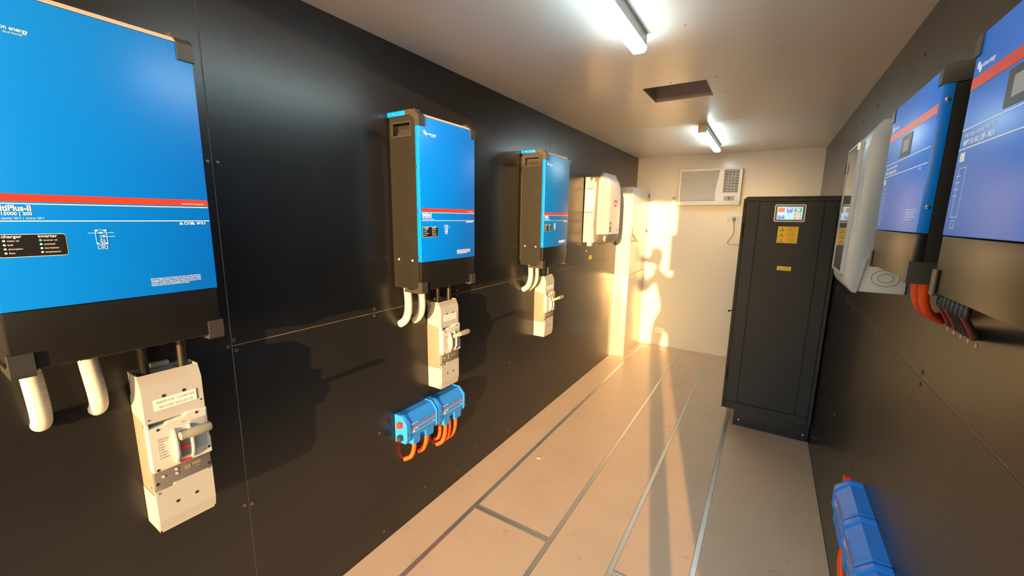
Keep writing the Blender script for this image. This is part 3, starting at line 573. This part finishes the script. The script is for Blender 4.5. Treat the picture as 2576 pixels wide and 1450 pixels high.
# ------------------------------------------------------------------ end wall: air conditioner, outlets, remote
def aircon():
    t = thing('air_conditioner', 'white window air conditioner high on the end wall', 'air conditioner', (0.9035, L, 1.902))
    x0, x1, h = -0.3435, 0.3435, 0.433
    d = -0.098
    G().box(x0+0.006, x1-0.006, -0.080, 0, 0.004, h-0.004).obj('sleeve', 'ac', t)
    g = G()     # front bezel with two openings
    gx0, gx1, gz0, gz1 = x0+0.014, 0.108, 0.052, h-0.022
    vx0, vx1, vz0, vz1 = 0.153, 0.312, 0.146, h-0.022
    F0, F1 = d, -0.080
    g.box(x0, x1, F0, F1, gz1, h, b=0.004); g.box(x0, x1, F0, F1, 0, gz0, b=0.004)
    g.box(x0, gx0, F0, F1, gz0, gz1); g.box(vx1, x1, F0, F1, gz0, gz1); g.box(vx0, vx1, F0, F1, gz0, vz0)
    arc = [(0.1035, gz1), (0.098, 0.36), (0.089, 0.30), (0.080, 0.24), (0.074, 0.18), (0.073, 0.12), (0.078, 0.08), (0.083, gz0)]
    g.prism(arc+[(vx0, gz0), (vx0, gz1)], 'y', F0, F1)
    bz = g.obj('bezel', 'ac', t)
    G().box(gx0, 0.106, -0.0805, -0.0795, gz0, gz1).obj('filter', 'keypad', t)
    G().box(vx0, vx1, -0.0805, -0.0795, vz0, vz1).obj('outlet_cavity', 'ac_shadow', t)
    def edge(z):
        for (xa, za), (xb, zb) in zip(arc, arc[1:]):
            if zb <= z <= za: return xa+(xb-xa)*(za-z)/(za-zb)
        return 0.083
    z = gz1; k = 0
    while z > gz0+0.006:
        f = (gz1-z)/(gz1-gz0); p = 0.0170-0.008*min(1, f*1.25); th = p*(0.62+0.33*min(1, f*1.3))
        zz = z-p; e = edge(max(gz0, zz+p*0.5))
        if zz < gz0: break
        G().prism([(d+0.001, zz+p-th), (d+0.001, zz+p-th*0.45), (-0.081, zz+p), (-0.081, zz+p-th*0.6)], 'x', gx0, e).obj('louvre', 'ac', t)
        z = zz; k += 1
    n = 15
    for k in range(n):
        zz = vz0+(vz1-vz0)*(k+0.5)/n
        G().prism([(d+0.002, zz-0.0045), (d+0.002, zz+0.0015), (-0.083, zz+0.005), (-0.083, zz)], 'x', vx0, vx1).obj('outlet_slat', 'ac', t)
    for x in (0.20, 0.235, 0.27): G().box(x-0.004, x+0.004, -0.0835, -0.081, vz0, vz1).obj('outlet_vane', 'keypad', t)
    cp = G().rrect(0.147, 0.306, 0.035, 0.126, 0.012, d-0.004, d).obj('control_panel', 'ac', t)
    kp = G().rrect(0.172, 0.284, 0.052, 0.108, 0.004, d-0.0055, d-0.004).obj('keypad', 'keypad', cp)
    G().rrect(0.216, 0.240, 0.072, 0.090, 0.002, d-0.006, d-0.0055).obj('display', 'ink', cp)
    for x in (0.184, 0.204, 0.252, 0.272):
        for z in (0.062, 0.080, 0.098): G().disc(x, z, 0.0045, 0.004, d-0.0065, d-0.0055, 10).obj('button', 'ac', cp)
    text('~', bz, 'keypad', 0.120, 0.13, d-0.0004, 0.03)
aircon()
def outlet(name, label, x, z, w, h, holes):
    t = thing(name, label, 'outlet', (x, L, z))
    pl = G().rrect(-w/2, w/2, 0, h, 0.006, -0.010, 0).obj('cover_plate', 'white', t)
    for hx in holes:
        G().box(hx-0.006, hx+0.006, -0.0125, -0.010, h*0.68, h*0.68+0.014, b=0.001, seg=1).obj('switch_rocker', 'white', pl)
        g = G()
        for a, b, c in ((-0.010, 0.38, 0.5), (0.010, 0.38, -0.5), (0, 0.16, 0)): g.prism([(hx+a-0.002-c*0.004, h*b), (hx+a+0.002-c*0.004, h*b), (hx+a+0.002+c*0.004, h*b+0.012), (hx+a-0.002+c*0.004, h*b+0.012)], 'y', -0.0104, -0.010)
        g.obj('pin_slots', 'ink', pl)
outlet('power_outlet', 'white wall outlet below the air conditioner with a grey plug in it', 1.1887, 1.70, 0.132, 0.079, (0.01, -0.045))
outlet('double_outlet', 'white double outlet low on the end wall near the floor', 0.445, 0.178, 0.121, 0.076, (-0.03, 0.03))
t = thing('plug_and_cord', 'grey power plug with a cord hanging from the outlet below the air conditioner', 'plug', (1.1995, L-0.0105, 1.7415))
G().tube([(0, 0, 0), (0, -0.012, 0), (0, -0.016, 0), (0, -0.034, 0), (0, -0.040, 0)], [0.022, 0.022, 0.018, 0.017, 0.010], 18).obj('plug_body', 'cord', t)
G().tube(spline([(0, -0.030, -0.012), (0.004, -0.030, -0.05), (0.016, -0.02, -0.12), (0.006, -0.015, -0.20), (-0.036, -0.012, -0.268), (-0.036, -0.012, -0.300), (0.005, -0.012, -0.309), (0.10, -0.012, -0.312), (0.24, -0.012, -0.32)]), 0.0038, 8).obj('cord', 'cord', t)
t = thing('white_lead', 'thin white cord running from the air conditioner to behind the black cabinet', 'cord', (1.249, L-0.02, 1.95))
G().tube(spline([(-0.004, 0, 0.0), (0.03, 0, -0.012), (0.09, 0, -0.015), (0.2, 0, -0.03)]), 0.004, 8).obj('cord', 'white', t)
t = thing('remote_control', 'white remote control in a wall holder left of the air conditioner', 'remote', (0.4925, L, 1.878))
G().box(-0.031, 0.031, -0.006, 0, 0, 0.075, b=0.002).box(-0.031, 0.031, -0.030, -0.024, 0, 0.06, b=0.002).box(-0.031, -0.027, -0.030, 0, 0, 0.06).box(0.027, 0.031, -0.030, 0, 0, 0.06).box(-0.031, 0.031, -0.03, 0, 0, 0.004).obj('holder', 'white', t)
rm = G().box(-0.026, 0.026, -0.023, -0.007, 0.005, 0.150, b=0.004).obj('remote_body', 'white', t)
G().box(-0.019, 0.019, -0.0236, -0.023, 0.095, 0.138).obj('remote_display', 'keypad', rm)
for k in range(3): G().box(-0.016+k*0.012, -0.008+k*0.012, -0.0242, -0.023, 0.070, 0.078).obj('remote_button', 'keypad', rm)
# ------------------------------------------------------------------ black cabinet on the right
def cabinet():
    D = 0.85
    t = thing('battery_cabinet', 'tall black steel cabinet with a small colour screen standing on the floor at the right', 'cabinet', (1.6975, 3.70+D, 0))
    P = G().box(-0.213, 0.312, -D+0.076, -0.04, 0.0, 0.163, b=0.002).obj('plinth', 'cab', t)
    for x in (-0.172, 0.278): screw(P, x, -D+0.076, 0.052, 0.006, 'y', 1, 'steel')
    G().prism([(-0.3075, 0.166), (0.3075, 0.166), (0.3075, 1.888), (0.288, 1.908), (-0.288, 1.908), (-0.3075, 1.888)], 'y', -D+0.022, 0).obj('body', 'cab', t)
    F, B = -D, -D+0.018
    d = G().box(-0.285, 0.296, -D+0.012, -D+0.0215, 0.170, 1.872).obj('door', 'cab_dark', t)
    G().box(-0.284, -0.2005, F, -D+0.012, 0.2335, 1.872, b=0.0015, seg=1).obj('left_stile', 'cab', d)
    G().box(0.2040, 0.2815, F, -D+0.012, 0.2335, 1.872, b=0.0015, seg=1).obj('right_stile', 'cab', d)
    G().box(0.2850, 0.3075, F, -D+0.0215, 0.168, 1.872, b=0.0015, seg=1).obj('side_post', 'cab', t)
    G().box(-0.284, 0.2815, F, -D+0.012, 0.168, 0.2305, b=0.0015, seg=1).obj('bottom_rail', 'cab', d)
    pan = G().box(-0.1965, 0.2000, F+0.001, -D+0.012, 0.2345, 1.8685, b=0.001, seg=1).obj('door_panel', 'cab', d)
    # head with vent slots
    hd = G().prism([(-0.3075, 1.8745), (0.3075, 1.8745), (0.3075, 1.888), (-0.3075, 1.888)], 'y', F, -D+0.021)
    hd.prism([(-0.2895, 1.9045), (0.2895, 1.9045), (0.285, 1.908), (-0.285, 1.908)], 'y', F, -D+0.021)
    n = 31; xa, xb = -0.222, 0.220
    hd.prism([(-0.3075, 1.888), (xa, 1.888), (xa, 1.9045), (-0.2895, 1.9045)], 'y', F, -D+0.021); hd.prism([(xb, 1.888), (0.3075, 1.888), (0.2895, 1.9045), (xb, 1.9045)], 'y', F, -D+0.021)
    hd = hd.obj('vent_head', 'cab', t)
    pt = (xb-xa)/n
    for k in range(n): G().box(xa+pt*k+pt*0.22, xa+pt*(k+1)-pt*0.22, F, -D+0.012, 1.888, 1.9045).obj('vent_bar', 'cab', hd)
    G().box(xa, xb, -D+0.019, -D+0.0212, 1.888, 1.9045).obj('vent_shadow', 'cab_dark', hd)
    G().box(-0.3075, -0.2885, F+0.004, -D+0.0215, 0.168, 1.872).obj('hinge_strip', 'cab_dark', t)
    for z in (1.60, 0.42): G().tube([(-0.298, F-0.002, z), (-0.298, F-0.002, z+0.11)], 0.008, 10).obj('hinge', 'cab', t)
    for x, z in ((-0.168, 1.562), (0.165, 1.569)):
        lt = G().ring(x-0.023, x+0.023, z-0.017, z+0.017, 0.003, F-0.0015, F+0.002).box(x-0.019, x+0.010, F-0.0005, F+0.002, z-0.012, z+0.012).obj('latch', 'cab_dark', pan)
    sc = G().rrect(-0.0975, 0.0945, 1.7215, 1.849, 0.010, F-0.006, F+0.002).obj('display_frame', 'white', t)
    G().rrect(-0.0905, 0.0875, 1.7285, 1.842, 0.003, F-0.0068, F-0.006).obj('display_bezel', 'blackp', sc)
    T = F-0.0075
    def tile(a, b, c, e, m, n='screen_tile', q=0): G().box(-0.080+a*0.157, -0.080+b*0.157, T-q-0.0002, T-q, 1.738+c*0.094, 1.738+e*0.094).obj(n, m, sc)
    tile(0, 1, 0, 1, 'scr_bg', 'screen')
    for a in ((0.03, 0.29, 0.58, 0.93, 'scr_red'), (0.37, 0.61, 0.54, 0.95, 'scr_blue'), (0.67, 0.96, 0.58, 0.95, 'scr_green'), (0.67, 0.96, 0.32, 0.48, 'scr_orange'), (0.67, 0.96, 0.04, 0.21, 'scr_orange'), (0.03, 0.31, 0.04, 0.34, 'scr_blue')): tile(*a, q=0.0004)
    for a in ((0.41, 0.57, 0.84, 0.90), (0.72, 0.91, 0.86, 0.91), (0.76, 0.88, 0.74, 0.80), (0.76, 0.88, 0.65, 0.70), (0.75, 0.90, 0.37, 0.43), (0.75, 0.90, 0.09, 0.16), (0.12, 0.22, 0.25, 0.31), (0.43, 0.50, 0.72, 0.77)): tile(*a, 'scr_white', 'screen_text', 0.0007)
    tile(0.36, 0.56, 0.255, 0.265, 'scr_blue', 'screen_line', 0.0004); tile(0.455, 0.465, 0.26, 0.54, 'scr_blue', 'screen_line', 0.0004)
    def warn(x0, x1, z0, z1, rows, name):
        o = G().box(x0, x1, F-0.0006, F+0.002, z0, z1).obj(name, 'yellow', pan)
        h = (z1-z0)/rows
        for k in range(rows):
            zc = z1-h*(k+0.5); s = h*0.36; xc = x0+0.026 if rows > 1 else x0+0.019
            for q, m, e in ((1.0, 'ink', 0.0002), (0.72, 'yellow', 0.0004)):
                G().prism([(xc-s*1.1*q, zc-s*q*0.9), (xc+s*1.1*q, zc-s*q*0.9), (xc, zc+s*q*0.95)], 'y', F-0.0006-e, F-0.0006).obj('warning_triangle', m, o)
            g = G().prism([(xc-s*.05, zc+s*.4), (xc+s*.2, zc+s*.4), (xc, zc-s*.05), (xc+s*.18, zc-s*.05), (xc-s*.1, zc-s*.6), (xc-s*.0, zc-s*.15), (xc-s*.2, zc-s*.15)], 'y', F-0.0012, F-0.0006)
            for j in range(3): g.box(x0+(x1-x0)*0.42+0.004*(j % 2), x1-0.008-0.005*(j % 2), F-0.0008, F-0.0006, zc+h*0.08-j*h*0.19, zc+h*0.08-j*h*0.19+0.0016)
            g.obj('warning_print', 'ink', o)
            text('WARNING', o, 'ink', x0+(x1-x0)*0.68, zc+h*0.24, F-0.0008, h*0.24, None, 'CENTER')
    warn(-0.0615, 0.0655, 1.564, 1.687, 3, 'large_warning_label'); warn(-0.037, 0.052, 1.357, 1.388, 1, 'small_warning_label')
    G().tube([(-0.3075, -D+0.30, 0.95), (-0.345, -D+0.30, 0.94)], 0.006, 8).ball((-0.345, -D+0.30, 0.938), 0.009).obj('side_catch', 'blackp', t)
cabinet()
# ------------------------------------------------------------------ breaker box on the right wall
t = thing('breaker_box', 'grey plastic breaker box with a clear window on the right wall beside the black cabinet', 'electrical box', (W, 2.155, 1.47), RW)
G().box(-0.205, 0.205, -0.135, 0, 0.004, 0.600, b=0.010).obj('base', 'box_pale', t)
lidp = [(-0.150, 0.0), (-0.134, 0.0), (-0.116, 0.125), (-0.092, 0.165), (-0.022, 0.25), (-0.022, 0.40), (-0.044, 0.44), (-0.050, 0.600), (-0.060, 0.612), (-0.135, 0.612), (-0.160, 0.575), (-0.166, 0.53), (-0.166, 0.05), (-0.161, 0.02)]
lid = G().prism(lidp, 'x', -0.215, 0.215, bev=0.006).obj('lid', 'box_grey', t)
G().prism([(a-0.004 if a > -0.14 else a+0.02, b) for a, b in lidp[1:8]]+[(-0.058, 0.604), (-0.062, 0.45), (-0.04, 0.405), (-0.04, 0.245), (-0.104, 0.172), (-0.128, 0.13), (-0.142, 0.004)], 'x', 0.212, 0.2185).obj('lid_rim', 'box_grey', lid)
wx0, wx1, wz0, wz1 = -0.175, 0.085, 0.055, 0.560
G().box(wx0+0.01, wx1-0.01, -0.1668, -0.166, wz0+0.01, wz1-0.01).obj('breaker_panel', 'black', t)
for k in range(2):
    G().box(wx0+0.02, wx1-0.02, -0.1685, -0.1668, 0.12+k*0.2, 0.20+k*0.2).obj('breaker_row', 'label', t)
G().box(wx0+0.006, wx1-0.006, -0.1745, -0.1715, wz0+0.006, wz1-0.006).obj('window_pane', 'glass', t)
G().ring(wx0, wx1, wz0, wz1, 0.007, -0.1770, -0.160).obj('window_frame', 'box_grey', t)
for z in (0.30, 0.46): G().box(wx0-0.012, wx0+0.002, -0.180, -0.165, z, z+0.05, b=0.002, seg=1).obj('window_hinge', 'guard', t)
G().box(wx1-0.010, wx1+0.004, -0.181, -0.172, wz1-0.03, wz1-0.002, b=0.002, seg=1).obj('window_latch', 'white', t)
G().ring(0.125, 0.2, 0.225, 0.425, 0.0012, -0.1664, -0.16).obj('flap_groove', 'guard', lid)
p = [(0.2055+0.0, 0, 0)]
G().tube([(0.2055, -0.060+0.022*math.cos(a*PI/8), 0.060+0.016*math.sin(a*PI/8)) for a in range(17)], 0.0007, 6, False).obj('knockout_ring', 'guard', t)
G().tube([(0.2055, -0.060+0.040*math.cos(a*PI/8), 0.060+0.030*math.sin(a*PI/8)) for a in range(17)], 0.0007, 6, False).obj('knockout_ring', 'guard', t)
# ------------------------------------------------------------------ solar charge controllers on the right wall
def make_controller():
    t = thing('charge_controller', '', 'charge controller', (0, 0, 0), RW, 'blue solar charge controllers on the right wall')
    w, h, d = 0.217, 0.472, -0.146
    G().box(-w+0.003, w-0.003, d+0.022, -0.012, 0.002, h-0.004).obj('body', 'black', t, smooth=0)
    G().box(-w+0.02, w-0.02, -0.012, 0, 0.03, h-0.03).obj('back_rail', 'guard', t)
    fc = G().box(-w, w, d, d+0.0215, 0.1115, h-0.004, b=0.0025).obj('front_cover', 'blue', t)
    lc = G().box(-w+0.001, w-0.001, d+0.001, d+0.0215, 0.0, 0.1095, b=0.002).obj('lower_cover', 'black_gloss', t)
    for s in (-1, 1):
        for z in (0.40, 0.17): screw(fc, s*w, d+0.012, z, 0.005, 'x', s, h=0.004)
        screw(t, s*(w-0.003), d+0.075, 0.15, 0.006, 'x', s, h=0.004)
        a, b = sorted((s*(w-0.022), s*(w+0.003)))
        G().prism([(d-0.003, h-0.040), (d-0.003, h-0.006), (d+0.010, h+0.004), (-0.03, h+0.004), (-0.03, h-0.018), (d+0.045, h-0.018), (d+0.045, h-0.036)], 'x', *sorted((s*w, s*(w+0.003)))).prism([(d-0.003, h-0.040), (d-0.003, h-0.006), (d+0.010, h+0.004), (-0.03, h+0.004), (-0.03, h-0.003), (d, h-0.003), (d, h-0.040)], 'x', *sorted((s*(w-0.022), s*w))).obj('corner_guard', 'guard', t)
        G().box(a, b, d-0.003, -0.06, -0.006, -0.0005).box(a, b, d-0.003, d, -0.0005, 0.045).box(*sorted((s*w, s*(w+0.003))), d, -0.06, -0.0005, 0.045).obj('corner_guard', 'guard', t)
    F = d-0.0002
    G().box(-w+0.003, w-0.003, F-0.0003, F, 0.373, 0.394).obj('stripe', 'red', fc)
    for z in (0.304, 0.269): G().box(-w+0.003, w-0.003, F-0.0002, F, z-0.001, z+0.001).obj('rule', 'print', fc)
    emblem(fc, -0.196, 0.412, F, 0.013); text('victron energy', fc, 'print', -0.178, 0.405, F, 0.0125, 0.048, bold=0.0002)
    ds = G().rrect(-0.060, 0.040, 0.310, 0.367, 0.003, F-0.0006, F).obj('display_panel', 'guard', fc)
    G().box(-0.038, 0.018, F-0.0009, F-0.0006, 0.322, 0.354).obj('display_glass', 'keypad', fc)
    text('Solar charge controller with MC4', fc, 'print', -0.198, 0.2895, F, 0.0105, 0.125); text('MPPT RS 450 | 200 - MC4', fc, 'print', -0.198, 0.2745, F, 0.0135, 0.125, bold=0.0003)
    G().box(-0.200, -0.178, F-0.0003, F, 0.246, 0.262).obj('sticker', 'label', fc)
    text('IP21', fc, 'print', 0.150, 0.258, F, 0.009); 
    g = G().ring(-0.192, -0.160, 0.145, 0.235, 0.001, F-0.0002, F)
    for k in range(4): g.box(-0.200, -0.180, F-0.0002, F, 0.220-k*0.012, 0.2213-k*0.012)
    g.ring(-0.184, -0.168, 0.125, 0.140, 0.001, F-0.0002, F).obj('wiring_diagram', 'print', fc)
    for k, wd in enumerate((0.085, 0.085, 0.07, 0.085, 0.06)): G().box(0.100, 0.100+wd, F-0.0002, F, 0.165-k*0.006, 0.1662-k*0.006).obj('rating_line', 'print', fc)
    return t
mc = make_controller()
for i, (y, lab) in enumerate(((1.517, 'farther blue solar charge controller on the right wall, over the orange cables'), (0.910, 'blue solar charge controller cut off by the right edge of the picture'), (0.300, 'blue solar charge controller on the right wall nearest the open end, outside the picture'))):
    o = mc if i == 0 else copy_tree(mc)
    o.location = (W, y, 1.596); o['label'] = lab
cable([(1.930, 1.480, 1.594), (1.934, 1.496, 1.552), (1.962, 1.555, 1.497), (W-0.003, 1.645, 1.460)], 0.0105, 'cable_orange', 'left-hand orange cable bending from the farther charge controller to the right wall', 'orange cables under the farther charge controller')
cable([(1.930, 1.412, 1.594), (1.934, 1.430, 1.552), (1.962, 1.490, 1.498), (W-0.003, 1.580, 1.462)], 0.0105, 'cable_orange', 'right-hand orange cable of the pair under the farther charge controller', 'orange cables under the farther charge controller')
NB = 7
ordw = ('first', 'second', 'third', 'fourth', 'fifth', 'sixth', 'seventh')
for k in range(NB):
    y = 1.116-k*0.0205; x = 1.884
    t = thing('solar_cable', '%s black solar cable counted from the orange ones under the nearer charge controller' % ordw[k], 'cable', (x, y, 1.593), 0, 'black solar cables under the nearer charge controller')
    yw = 1.515-k*0.026
    G().tube([(0, 0, 0.003), (0, 0, -0.006), (0, 0.0005, -0.007), (0, 0.002, -0.022), (0, 0.0022, -0.023)], [0.006, 0.006, 0.0072, 0.0072, 0.0045], 12).obj('connector', 'cable_black', t)
    pts = spline([(0, 0.002, -0.020), (0.30*(W-x), (yw-y)*0.22, -0.062), (0.65*(W-x), (yw-y)*0.60, -0.101), (W-x-0.004, yw-y, -0.128)])
    cb = G().tube(pts, 0.0042, 10).obj('cable', 'cable_black', t)
    if k in (0, 2, 6):
        G().tube([p+Vector((-0.0042, 0.0006, -0.0012)) for p in pts], 0.0021, 6).obj('red_stripe', 'cable_red', t)
for k in range(5):
    g = G().disc(0, 0, 0.006, 0.006, -0.0015, 0, 10); o = g.obj('wall_plug', 'trim', wr); o.location = (W, 1.52-k*0.045, 1.452); o.rotation_euler = (0, 0, RW)
# ------------------------------------------------------------------ litter on the floor
tag(G().prism([(0.318, 2.405), (0.338, 2.408), (0.344, 2.425), (0.324, 2.428)], 'z', 0.0, 0.0012).obj('paper_scrap', 'label'), 'tiny white scrap of paper lying on the sunlit floor', 'scrap')
# ------------------------------------------------------------------ the photographer standing at the open end (only the shadow is in the picture)
def person():
    t = thing('person', 'person in dark clothes standing at the open end and holding up a phone', 'person', (1.96, -0.50, -0.03))
    J = {'pel': (0.06, 0, 0.98, .14), 'spine': (0.09, 0, 1.22, .135), 'chest': (0.06, 0, 1.46, .15), 'neck': (-0.09, 0.02, 1.64, .06), 'headb': (-0.105, 0.05, 1.70, .06),
         'shL': (-0.13, 0.0, 1.56, .075), 'elL': (-0.30, 0.16, 1.37, .055), 'wrL': (-0.39, 0.40, 1.66, .035), 'shR': (0.23, 0.0, 1.56, .075), 'elR': (0.16, 0.20, 1.36, .055), 'wrR': (-0.20, 0.42, 1.65, .035),
         'hipL': (-0.02, 0, 0.92, .10), 'knL': (-0.06, 0.03, 0.50, .068), 'anL': (-0.085, 0.0, 0.09, .048), 'toL': (-0.10, 0.17, 0.045, .042), 'hipR': (0.17, 0, 0.92, .10), 'knR': (0.22, 0.03, 0.50, .068), 'anR': (0.24, 0.0, 0.09, .048), 'toR': (0.25, 0.17, 0.045, .042)}
    E_ = [('pel', 'spine'), ('spine', 'chest'), ('chest', 'neck'), ('neck', 'headb'), ('chest', 'shL'), ('shL', 'elL'), ('elL', 'wrL'), ('chest', 'shR'), ('shR', 'elR'), ('elR', 'wrR'), ('pel', 'hipL'), ('hipL', 'knL'), ('knL', 'anL'), ('anL', 'toL'), ('pel', 'hipR'), ('hipR', 'knR'), ('knR', 'anR'), ('anR', 'toR')]
    # hands: palm, four fingers and a thumb closing on the phone edges
    for S_, hx, s in (('L', -0.405, 1), ('R', -0.185, -1)):
        J['pm'+S_] = (hx-s*0.006, 0.455, 1.715, .022); E_.append(('wr'+S_, 'pm'+S_))
        for k in range(4):
            a = 'f%d%s' % (k, S_); J[a+'1'] = (hx-s*0.016, 0.475+0.004*k, 1.735+0.020*k, .010); J[a+'2'] = (hx+s*0.006, 0.488, 1.738+0.020*k, .009); J[a+'3'] = (hx+s*0.032, 0.490, 1.738+0.020*k, .008)
            E_ += [('pm'+S_, a+'1'), (a+'1', a+'2'), (a+'2', a+'3')]
        J['th'+S_+'1'] = (hx+s*0.008, 0.440, 1.735, .011); J['th'+S_+'2'] = (hx+s*0.028, 0.452, 1.762, .0095); E_ += [('pm'+S_, 'th'+S_+'1'), ('th'+S_+'1', 'th'+S_+'2')]
    names = list(J); ix = {n: i for i, n in enumerate(names)}
    me = bpy.data.meshes.new('body'); me.from_pydata([J[n][:3] for n in names], [(ix[a], ix[b]) for a, b in E_], [])
    tmp = bpy.data.objects.new('body', me); COL.objects.link(tmp)
    sk = tmp.modifiers.new('skin', 'SKIN')
    for n in names:
        v = me.skin_vertices[0].data[ix[n]]; v.radius = (J[n][3], J[n][3]*(0.72 if n in ('pel', 'spine', 'chest') else 1)); v.use_root = n == 'pel'
    tmp.modifiers.new('sub', 'SUBSURF').levels = 2
    dg = bpy.context.evaluated_depsgraph_get(); dg.update()
    bm_ = bpy.data.meshes.new_from_object(tmp.evaluated_get(dg)); bpy.data.objects.remove(tmp)
    for m in ('cloth', 'trouser', 'skin'): bm_.materials.append(MATS[m])
    for p in bm_.polygons:
        c = p.center; p.use_smooth = True
        p.material_index = 1 if c.z < 0.98 else (2 if (c.y > 0.37 or c.z > 1.60 and c.y < 0.2) else 0)
    o = bpy.data.objects.new('body', bm_); COL.objects.link(o); o.parent = t
    hx, hy, hz_ = -0.12, 0.05, 1.85
    g = G().ball((hx, hy, hz_), 0.115, (0.68, 0.83, 1.0), 24, 16)
    for v in g.bm.verts:
        if v.co.z < hz_-0.05 and v.co.y < hy: v.co.y += 0.02
    g.ball((hx, hy+0.096, hz_-0.012), 0.016, (0.8, 1.2, 1.4))
    for s in (-1, 1): g.ball((hx+s*0.080, hy-0.005, hz_-0.01), 0.026, (0.35, 0.7, 1.2))
    hd = g.obj('head', 'skin', t, 80)
    for s in (-1, 1): G().ball((hx+s*0.030, hy+0.084, hz_+0.012), 0.012).obj('eye', 'white', hd)
    G().ball((hx, hy+0.083, hz_-0.052), 0.022, (1.1, 0.45, 0.3)).obj('mouth', 'pv_red', hd)
    G().ball((hx, hy-0.014, hz_+0.022), 0.120, (0.72, 0.83, 0.93), 24, 16).obj('hair', 'hair', hd, 80)
    p = tag(G().box(-0.085, 0.085, -0.008, 0, -0.04, 0.04, b=0.003).obj('phone', 'blackp'), 'dark phone held sideways in both hands at the open end', 'phone')
    p.location = (1.665, -0.016, 1.728)
person()
